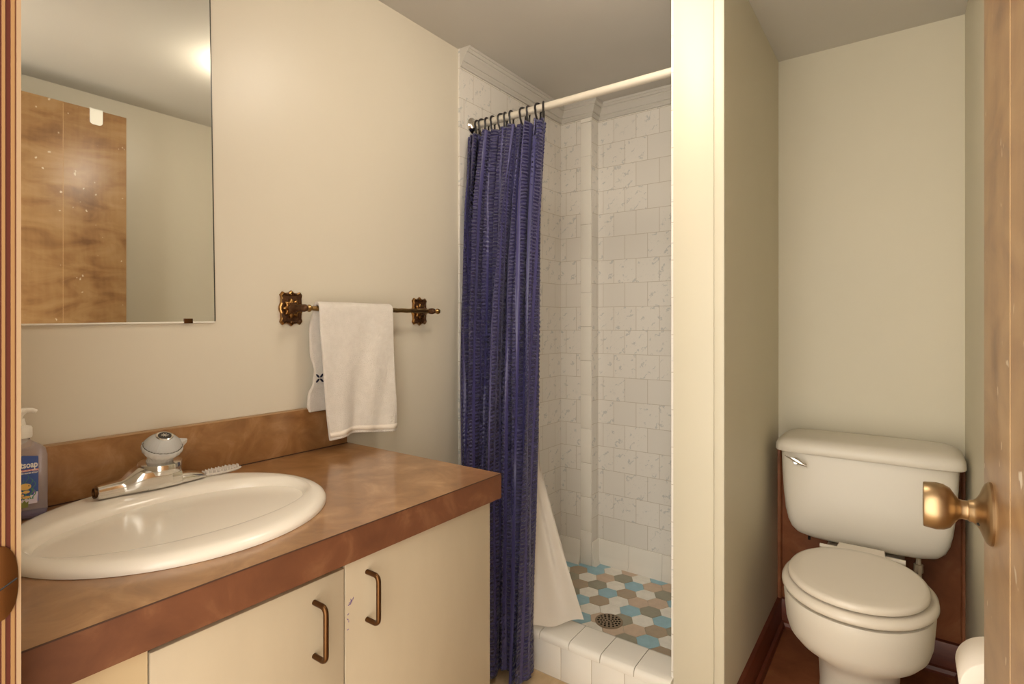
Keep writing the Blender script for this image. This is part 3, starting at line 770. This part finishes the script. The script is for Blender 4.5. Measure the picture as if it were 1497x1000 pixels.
tw = empty('hand_towel', (TBX, .97, .82), 'white terry hand towel folded over the brass bar', 'towel')
bm = bmesh.new(); NY, NS = 60, 130; rr = .0125
front_len, back_len = .345, .272
tot = front_len + back_len + PI * rr
def towel_pt(yy, s):
    d = s * tot
    y = .850 + .248 * yy
    sag = 0
    if d < front_len:
        q = 1 - d / front_len       # 1 at hem
        x = TBX + rr + .016 * q + (.009 * math.sin(yy * 8 + 1) + .006 * math.sin(yy * 17 + q * 5)) * q ** 1.3
        z = TBZ - (front_len - d) + q * q * .006 * math.sin(yy * 5)
        y += (.018 * (1 - yy) * (q ** 2) - .006 * yy * q)
        # rounded shoulders at the fold edges
    elif d < front_len + PI * rr:
        a = (d - front_len) / rr
        x = TBX + rr * math.cos(a); z = TBZ + rr * math.sin(a) * 1.05
    else:
        q = (d - front_len - PI * rr) / back_len
        x = TBX - rr - .006 * q + .003 * math.sin(yy * 12 + 3 * q) * q
        z = TBZ - (d - front_len - PI * rr)
        y -= .000
        ks = [(0, .0), (.2, -.011), (.42, -.009), (.60, .004), (.72, .001), (.83, -.013), (.94, -.014), (1, -.008)]
        for (qa, va), (qb, vb) in zip(ks, ks[1:]):
            if qa <= q <= qb:
                f_ = (q - qa) / (qb - qa); f_ = f_ * f_ * (3 - 2 * f_); y += (va + (vb - va) * f_) * (1 - yy) ** 2; break
    e = min(yy, 1 - yy)
    if e < .04:
        pass
    return Vector((x, y, z))
g = [[bm.verts.new(towel_pt(i / NY, j / NS)) for i in range(NY + 1)] for j in range(NS + 1)]
for j in range(NS):
    for i in range(NY): bm.faces.new((g[j][i], g[j][i + 1], g[j + 1][i + 1], g[j + 1][i]))
tc_ = finish(bm, 'terry_cloth', TOWEL, tw, ang=180)
md = tc_.modifiers.new('thickness', 'SOLIDIFY'); md.thickness = .009; md.offset = 0.2
md2 = tc_.modifiers.new('round', 'BEVEL'); md2.width = .0035; md2.segments = 3; md2.limit_method = 'ANGLE'; md2.angle_limit = 1.0
bm = bmesh.new()           # flat woven band just above the front hem
band = []
for s_ in (.012, .032):
    row = []
    for i in range(NY + 1):
        p = towel_pt(i / NY, s_); row.append(bm.verts.new(p + Vector((.0062, 0, 0))))
    band.append(row)
for i in range(NY): bm.faces.new((band[0][i], band[0][i + 1], band[1][i + 1], band[1][i]))
bd = finish(bm, 'hem_band', HEM, tw, ang=180); m_ = bd.modifiers.new('thickness', 'SOLIDIFY'); m_.thickness = .002; m_.offset = 0
bm = bmesh.new()           # navy four-petal embroidery on the rear flap
for yc in (.868, .905):
    zc = .974
    for k in range(4):
        a = PI / 4 + k * PI / 2
        cy, cz = yc + .0088 * math.cos(a), zc + .0088 * math.sin(a)
        o = []
        for i in range(16):
            t = 2 * PI * i / 16; u, v = .0066 * math.cos(t), .0024 * math.sin(t)
            o.append(Vector((0, cy + u * math.cos(a) - v * math.sin(a), cz + u * math.sin(a) + v * math.cos(a))))
        q = (TBZ - zc) / back_len
        xs = TBX - rr - .006 * q + .0045
        a_prism(bm, [Vector((xs, p.y, p.z)) for p in o], (1, 0, 0), 0, .0022)
fixn(bm); finish(bm, 'embroidery', NAVY, tw, smooth=False)

# ------------------------------------------------------------------ toilet
TX = -.108
to = empty('toilet', (TX, 1.85, 0), 'off-white two-piece toilet with closed lid in the narrow nook', 'toilet')
bm = bmesh.new()
def ring(z, a, b, cy, n=2.1, back=None):
    r = []
    for i in range(64):
        t = 2 * PI * i / 64; c, s = math.cos(t), math.sin(t)
        x = TX + a * math.copysign(abs(c) ** (2 / n), c)
        y = cy + (b if s < 0 else (back or b)) * math.copysign(abs(s) ** (2 / n), s)
        r.append(Vector((x, y, z)))
    return r
a_loft(bm, [ring(0, .108, .20, 1.83, 2.6), ring(.012, .106, .198, 1.83, 2.6), ring(.03, .098, .185, 1.83, 2.5), ring(.10, .094, .155, 1.83, 2.4, .20), ring(.18, .097, .135, 1.81, 2.2, .22), ring(.225, .108, .15, 1.78, 2.1, .22), ring(.250, .128, .165, 1.755, 2.1, .22), ring(.270, .148, .180, 1.74, 2.1, .20),
            ring(.290, .160, .190, 1.73, 2.1, .19), ring(.315, .166, .196, 1.725, 2.1, .19), ring(.36, .169, .199, 1.72, 2.1, .19), ring(.385, .171, .201, 1.72, 2.1, .19), ring(.396, .169, .199, 1.72, 2.1, .19), ring(.398, .15, .18, 1.72, 2.1, .18)])
a_box(bm, TX - .105, TX + .105, 1.86, 2.19, .30, .400, .02, 4)
a_loft(bm, [ring(0.03, .085, .05, 1.98, 3, .16), ring(.31, .095, .05, 1.98, 3, .18)])
fixn(bm); bowl = finish(bm, 'bowl', PORC, to, ang=50)
def egg(z, a, front, cy, back, nb=2.5, nf=2.05):
    r = []
    for i in range(80):
        t = 2 * PI * i / 80; c, s = math.cos(t), math.sin(t); n = nf if s < 0 else nb
        r.append(Vector((TX + a * math.copysign(abs(c) ** (2 / n), c), cy + (front if s < 0 else back) * math.copysign(abs(s) ** (2 / n), s), z)))
    return r
bm = bmesh.new()
cy = 1.725
a_loft(bm, [egg(.4015, .165, .197, cy, .175), egg(.4025, .173, .205, cy, .18), egg(.408, .1775, .2095, cy, .184), egg(.416, .1765, .2085, cy, .183), egg(.423, .170, .202, cy, .178), egg(.426, .160, .192, cy, .17), egg(.4265, .145, .177, cy, .155)])
fixn(bm); seat = finish(bm, 'seat', SEATM, to, ang=60)
bm = bmesh.new()
cy = 1.71
def lidring(z, k):
    r = []
    for i in range(80):
        t = 2 * PI * i / 80; c, s = math.cos(t), math.sin(t); n = 2.05 if s < 0 else 2.15
        r.append(Vector((TX + (.160 - k) * math.copysign(abs(c) ** (2 / n), c), cy + ((.184 if s < 0 else .195) - k) * math.copysign(abs(s) ** (2 / n), s), z)))
    return r
a_loft(bm, [lidring(.4315, .008), lidring(.432, .003), lidring(.436, .0), lidring(.443, .0005), lidring(.4475, .004), lidring(.450, .012), lidring(.4515, .035), lidring(.452, .08)])
a_loft(bm, [[Vector((TX + x, y, z)) for x, y, z in ((-.062, 1.86, .434), (.062, 1.86, .434), (.062, 1.86, .4475), (-.062, 1.86, .4475))], [Vector((TX + x, y, z)) for x, y, z in ((-.057, 1.938, .434), (.057, 1.938, .434), (.057, 1.938, .4490), (-.057, 1.938, .4490))]])
fixn(bm); lid = finish(bm, 'seat_lid', SEATM, to, ang=45)
bm = bmesh.new()
bm.free()
for x, y in ((-.135, 1.655), (.078, 1.575)):
    bm = bmesh.new(); a_lathe(bm, (TX + x, y, .4262), (0, 0, 1), [(0, .006), (.0055, .006)], 12)
    finish(bm, 'lid_bumper', SEATM, lid)
for s in (-1, 1):
    bm = bmesh.new()
    a_box(bm, TX + s * .088 - .020, TX + s * .088 + .020, 1.905, 1.935, .399, .425, .006, 3)
    a_tube(bm, [(TX + s * .06, 1.928, .430), (TX + s * .108, 1.928, .430)], .0075, 14)
    fixn(bm); finish(bm, 'hinge', SEATM, to)
# tank
bm = bmesh.new()
def tring(z, hw, yf, yb, n=6):
    r = []
    for i in range(96):
        t = 2 * PI * i / 96; c, s = math.cos(t), math.sin(t)
        x = hw * math.copysign(abs(c) ** (2 / n), c); y = math.copysign(abs(s) ** (2 / n), s)
        cyy = (yf + yb) / 2; b = (yb - yf) / 2
        r.append(Vector((TX + x, cyy + b * y, z)))
    return r
a_loft(bm, [tring(.4165, .145, 2.03, 2.16, 4), tring(.419, .175, 2.012, 2.18, 4), tring(.427, .193, 2.000, 2.19, 4.5), tring(.442, .206, 1.9935, 2.197, 5), tring(.465, .2150, 1.990, 2.20, 5.5), tring(.50, .2220, 1.9885, 2.203, 6), tring(.56, .2285, 1.990, 2.205), tring(.63, .2335, 1.993, 2.206), tring(.695, .2365, 1.997, 2.207)])
fixn(bm); tank = finish(bm, 'tank', PORC, to, ang=60)
bm = bmesh.new()
a_loft(bm, [tring(.6945, .240, 1.992, 2.212, 7), tring(.6950, .249, 1.984, 2.218, 7), tring(.698, .2512, 1.982, 2.220, 7), tring(.715, .2505, 1.983, 2.220, 7), tring(.725, .246, 1.987, 2.219, 6.5), tring(.733, .236, 1.996, 2.216, 6), tring(.7385, .222, 2.008, 2.21, 5.5), tring(.7405, .20, 2.025, 2.20, 5), tring(.741, .15, 2.06, 2.17, 5)])
fixn(bm); finish(bm, 'tank_lid', PORC, to, ang=60)
lv = None
bm = bmesh.new()
a_lathe(bm, (-.290, 1.9935, .667), (0, -1, 0), [(0, .012), (.004, .012), (.008, .009), (.016, .007), (.020, .006)], 20)
rings = []
for k in range(15):
    f = k / 14; x = -.322 + .064 * f; z = .6865 - .026 * f; hgt = .0085 * math.sin(PI * min(1, f * .93 + .02)) ** .7 * (.35 + .65 * f) + .0010
    y = 1.9735 - .004 * math.sin(PI * f)
    rings.append([Vector((x, y + .0025 * math.cos(a), z + hgt * math.sin(a))) for a in [2 * PI * i / 16 for i in range(16)]])
a_loft(bm, rings); fixn(bm)
lv = finish(bm, 'flush_lever', CHROME, to, ang=50)
bm = bmesh.new()
a_lathe(bm, (.031, 2.055, .335), (0, 0, 1), [(0, .009), (.03, .009), (.031, .012), (.055, .012), (.056, .007), (.085, .007)], 8)
finish(bm, 'supply_nut', mat('cream_nut', (.6, .52, .4), .3, .5), to)
bm = bmesh.new(); a_tube(bm, [(.031, 2.055, .34), (.032, 2.07, .25), (.045, 2.10, .18), (.06, 2.15, .165), (.06, 2.20, .165)], .0048, 10); finish(bm, 'supply_line', CHROME, to)
bm = bmesh.new(); a_tube(bm, [(-.262, 2.06, .42), (-.262, 2.06, .395)], .004, 8); finish(bm, 'tank_bolt', DARK, to)

# ------------------------------------------------------------------ toilet paper on the right wall
tp = empty('toilet_roll_holder', (.20, 1.26, .497), 'white toilet roll on its wall holder, half hidden behind the wooden door', 'toilet roll')
bm = bmesh.new()
prof = [(0, .020), (0, .054), (.0015, .0555), (.098, .0555), (.0995, .054), (.0995, .020)]
ax_, u_, w_ = frame((0, 1, 0))
Rg = []
for d, r in prof + [prof[0]]:
    Rg.append([Vector((.130, 1.205, .497)) + ax_ * d + (u_ * math.cos(2 * PI * i / 64) + w_ * math.sin(2 * PI * i / 64)) * r for i in range(64)])
a_loft(bm, Rg, False, False); fixn(bm); finish(bm, 'paper_roll', PAPER, tp, ang=50)
bm = bmesh.new()
a_tube(bm, [(.130, 1.195, .497), (.130, 1.315, .497)], .012, 16)
for y in (1.190, 1.320):
    a_loft(bm, [[Vector((x, y + dy, z)) for x, z in ((.118, .485), (.142, .485), (XM - .003, .475), (XM - .003, .52), (.142, .509), (.118, .509))] for dy in (-.004, .004)])
a_box(bm, XM - .006, XM - .0005, 1.175, 1.335, .465, .53, .002)
fixn(bm); finish(bm, 'holder', CHROME, tp)

# ------------------------------------------------------------------ door, jambs
dx0, dx1, dy0, dy1, dz1 = .0800, .1150, .140, .906, 1.982
dr_ = empty('door_1', (dx1, dy0, 0)); dr_['kind'] = 'structure'; dr_['label'] = 'birch veneer wooden door swung open into the bathroom'
box('door_leaf', dx0, dx1, dy0, dy1, .012, dz1, DOORW, dr_, .0015)
bm = bmesh.new(); a_box(bm, dx0 - .0003, dx0 + .001, .6925, .6940, .02, dz1 - .005); finish(bm, 'veneer_seam', mat('seam_wood', (.50, .31, .15), .4), dr_)
KY, KZ = .829, .9005
bm = bmesh.new()
a_lathe(bm, (dx0, KY, KZ), (-1, 0, 0), [(0, .0355), (.0025, .0358), (.0040, .0345), (.0052, .0335), (.0075, .0285), (.0105, .0205), (.0135, .0155), (.0165, .0130), (.0205, .0122), (.0215, .0110)], 64)
rose = finish(bm, 'door_rose', BRASS, dr_, ang=40)
bm = bmesh.new()
a_lathe(bm, (dx0 - .0205, KY, KZ), (-1, 0, 0), [(0, .0112), (.006, .0108), (.009, .0118), (.0125, .0165), (.017, .0232), (.023, .0264), (.030, .0275), (.0415, .0262), (.0425, .0255), (.0425, .012), (.0405, .010), (.0405, .002)], 64)
finish(bm, 'door_knob', BRASS, dr_, ang=40)
bm = bmesh.new(); a_lathe(bm, (dx0 - .0128, KY - .0135, KZ - .0105), (-.75, -.6, -.35), [(-.004, .0018), (.0004, .0018)], 12); finish(bm, 'set_screw', DARK, rose)
bm = bmesh.new(); a_box(bm, dx0 + .005, dx1 - .005, dy1 - .0004, dy1 + .0010, KZ - .028, KZ + .028, .0004); finish(bm, 'latch_plate', BRASS, dr_)
for hz in (.25, 1.72):
    bm = bmesh.new(); a_tube(bm, [(dx1 + .005, dy0 - .001, hz - .045), (dx1 + .005, dy0 - .001, hz + .045)], .006, 12); finish(bm, 'hinge', BRONZE, dr_)

hk = bmesh.new()
def tabo(x):
    hw = .0215; q = []
    zb, zt, r = dz1 - .061, dz1 + .003, .013
    q += [(-hw, zt), (-hw, zb + r)]
    for k in range(1, 6):
        a = PI + PI / 2 * k / 6; q.append((-hw + r + r * math.cos(a), zb + r + r * math.sin(a)))
    for k in range(0, 7):
        a = 1.5 * PI + PI / 2 * k / 6; q.append((hw - r + r * math.cos(a), zb + r + r * math.sin(a)))
    q.append((hw, zt))
    return [Vector((x, .800 + a, z)) for a, z in q]
a_loft(hk, [tabo(dx0 - .004), tabo(dx0 - .0004)])
a_box(hk, dx0 - .004, dx1 + .004, .7785, .8215, dz1 + .0006, dz1 + .004, .001)
a_box(hk, dx1 + .0006, dx1 + .004, .7785, .8215, dz1 - .10, dz1 + .003, .001)
fixn(hk); hko = finish(hk, 'over_door_hook', WTAB)
tag(hko, 'white plastic hook tab hung over the top of the wooden door, seen in the mirror', 'door hook')

# left jamb: reeded strips of light and dark wood, with the bronze strike
fr = empty('door_2', (-.661, .08, 0)); fr['kind'] = 'structure'; fr['label'] = 'wooden door frame with light and dark red-brown bands'
strips = [(.020, .1250, JAMB_M, .0), (.1250, .1261, JAMB_D, -.0004), (.1261, .1284, JAMB_L, .0003), (.1284, .1322, JAMB_D, -.0006), (.1322, .1348, JAMB_L, .0004), (.1348, .1360, JAMB_M, -.0005), (.1360, .1392, JAMB_W, .0003)]
jms = [JAMB_M, JAMB_D, JAMB_L, JAMB_W]
bm = bmesh.new()
for y0, y1, m, dx in strips:
    a_box(bm, -.672, -.650 + dx, y0, y1, 0, 2.02, mi=jms.index(m))
finish(bm, 'left_jamb', jms, fr, smooth=False)
bm = bmesh.new(); a_box(bm, .118, .137, .02, .1385, 0, 2.02); a_box(bm, -.65, .118, .02, .1385, 2.00, 2.02)
finish(bm, 'frame_board', JAMB_L, fr, smooth=False)
bm = bmesh.new()
o = []
for k in range(25):
    a = -PI / 2 + PI * k / 24; o.append((.1245 + .0125 * math.cos(a), .889 + .033 * math.copysign(abs(math.sin(a)) ** .8, math.sin(a))))
o = [(.090, .856)] + o + [(.090, .922)]
a_loft(bm, [[Vector((-.6502, y, z)) for y, z in o], [Vector((-.6484, y, z)) for y, z in o], [Vector((-.6478, y - .0010, .889 + (z - .889) * .97)) for y, z in o]])
fixn(bm); sp_ = finish(bm, 'strike_plate', BRONZE, fr, ang=50)
bm = bmesh.new(); a_tube(bm, [(-.6478, .118, .880), (-.6477, .1360, .8905)], .0008, 6); finish(bm, 'strike_groove', DARK, sp_)

# ------------------------------------------------------------------ ceiling lamp
cl = empty('ceiling_lamp', (LAMP[0], LAMP[1], ZC), 'round glowing ceiling lamp between the vanity and the shower', 'ceiling lamp')
bm = bmesh.new(); a_lathe(bm, (LAMP[0], LAMP[1], ZC), (0, 0, -1), [(0, .095), (.020, .095), (.024, .085)], 40); finish(bm, 'lamp_base', CHROME, cl)
bm = bmesh.new(); a_lathe(bm, (LAMP[0], LAMP[1], ZC - .0245), (0, 0, -1), [(0, .078), (.012, .090), (.030, .093), (.050, .085), (.066, .065), (.076, .035), (.079, .005)], 40)
finish(bm, 'lamp_globe', GLOW, cl)
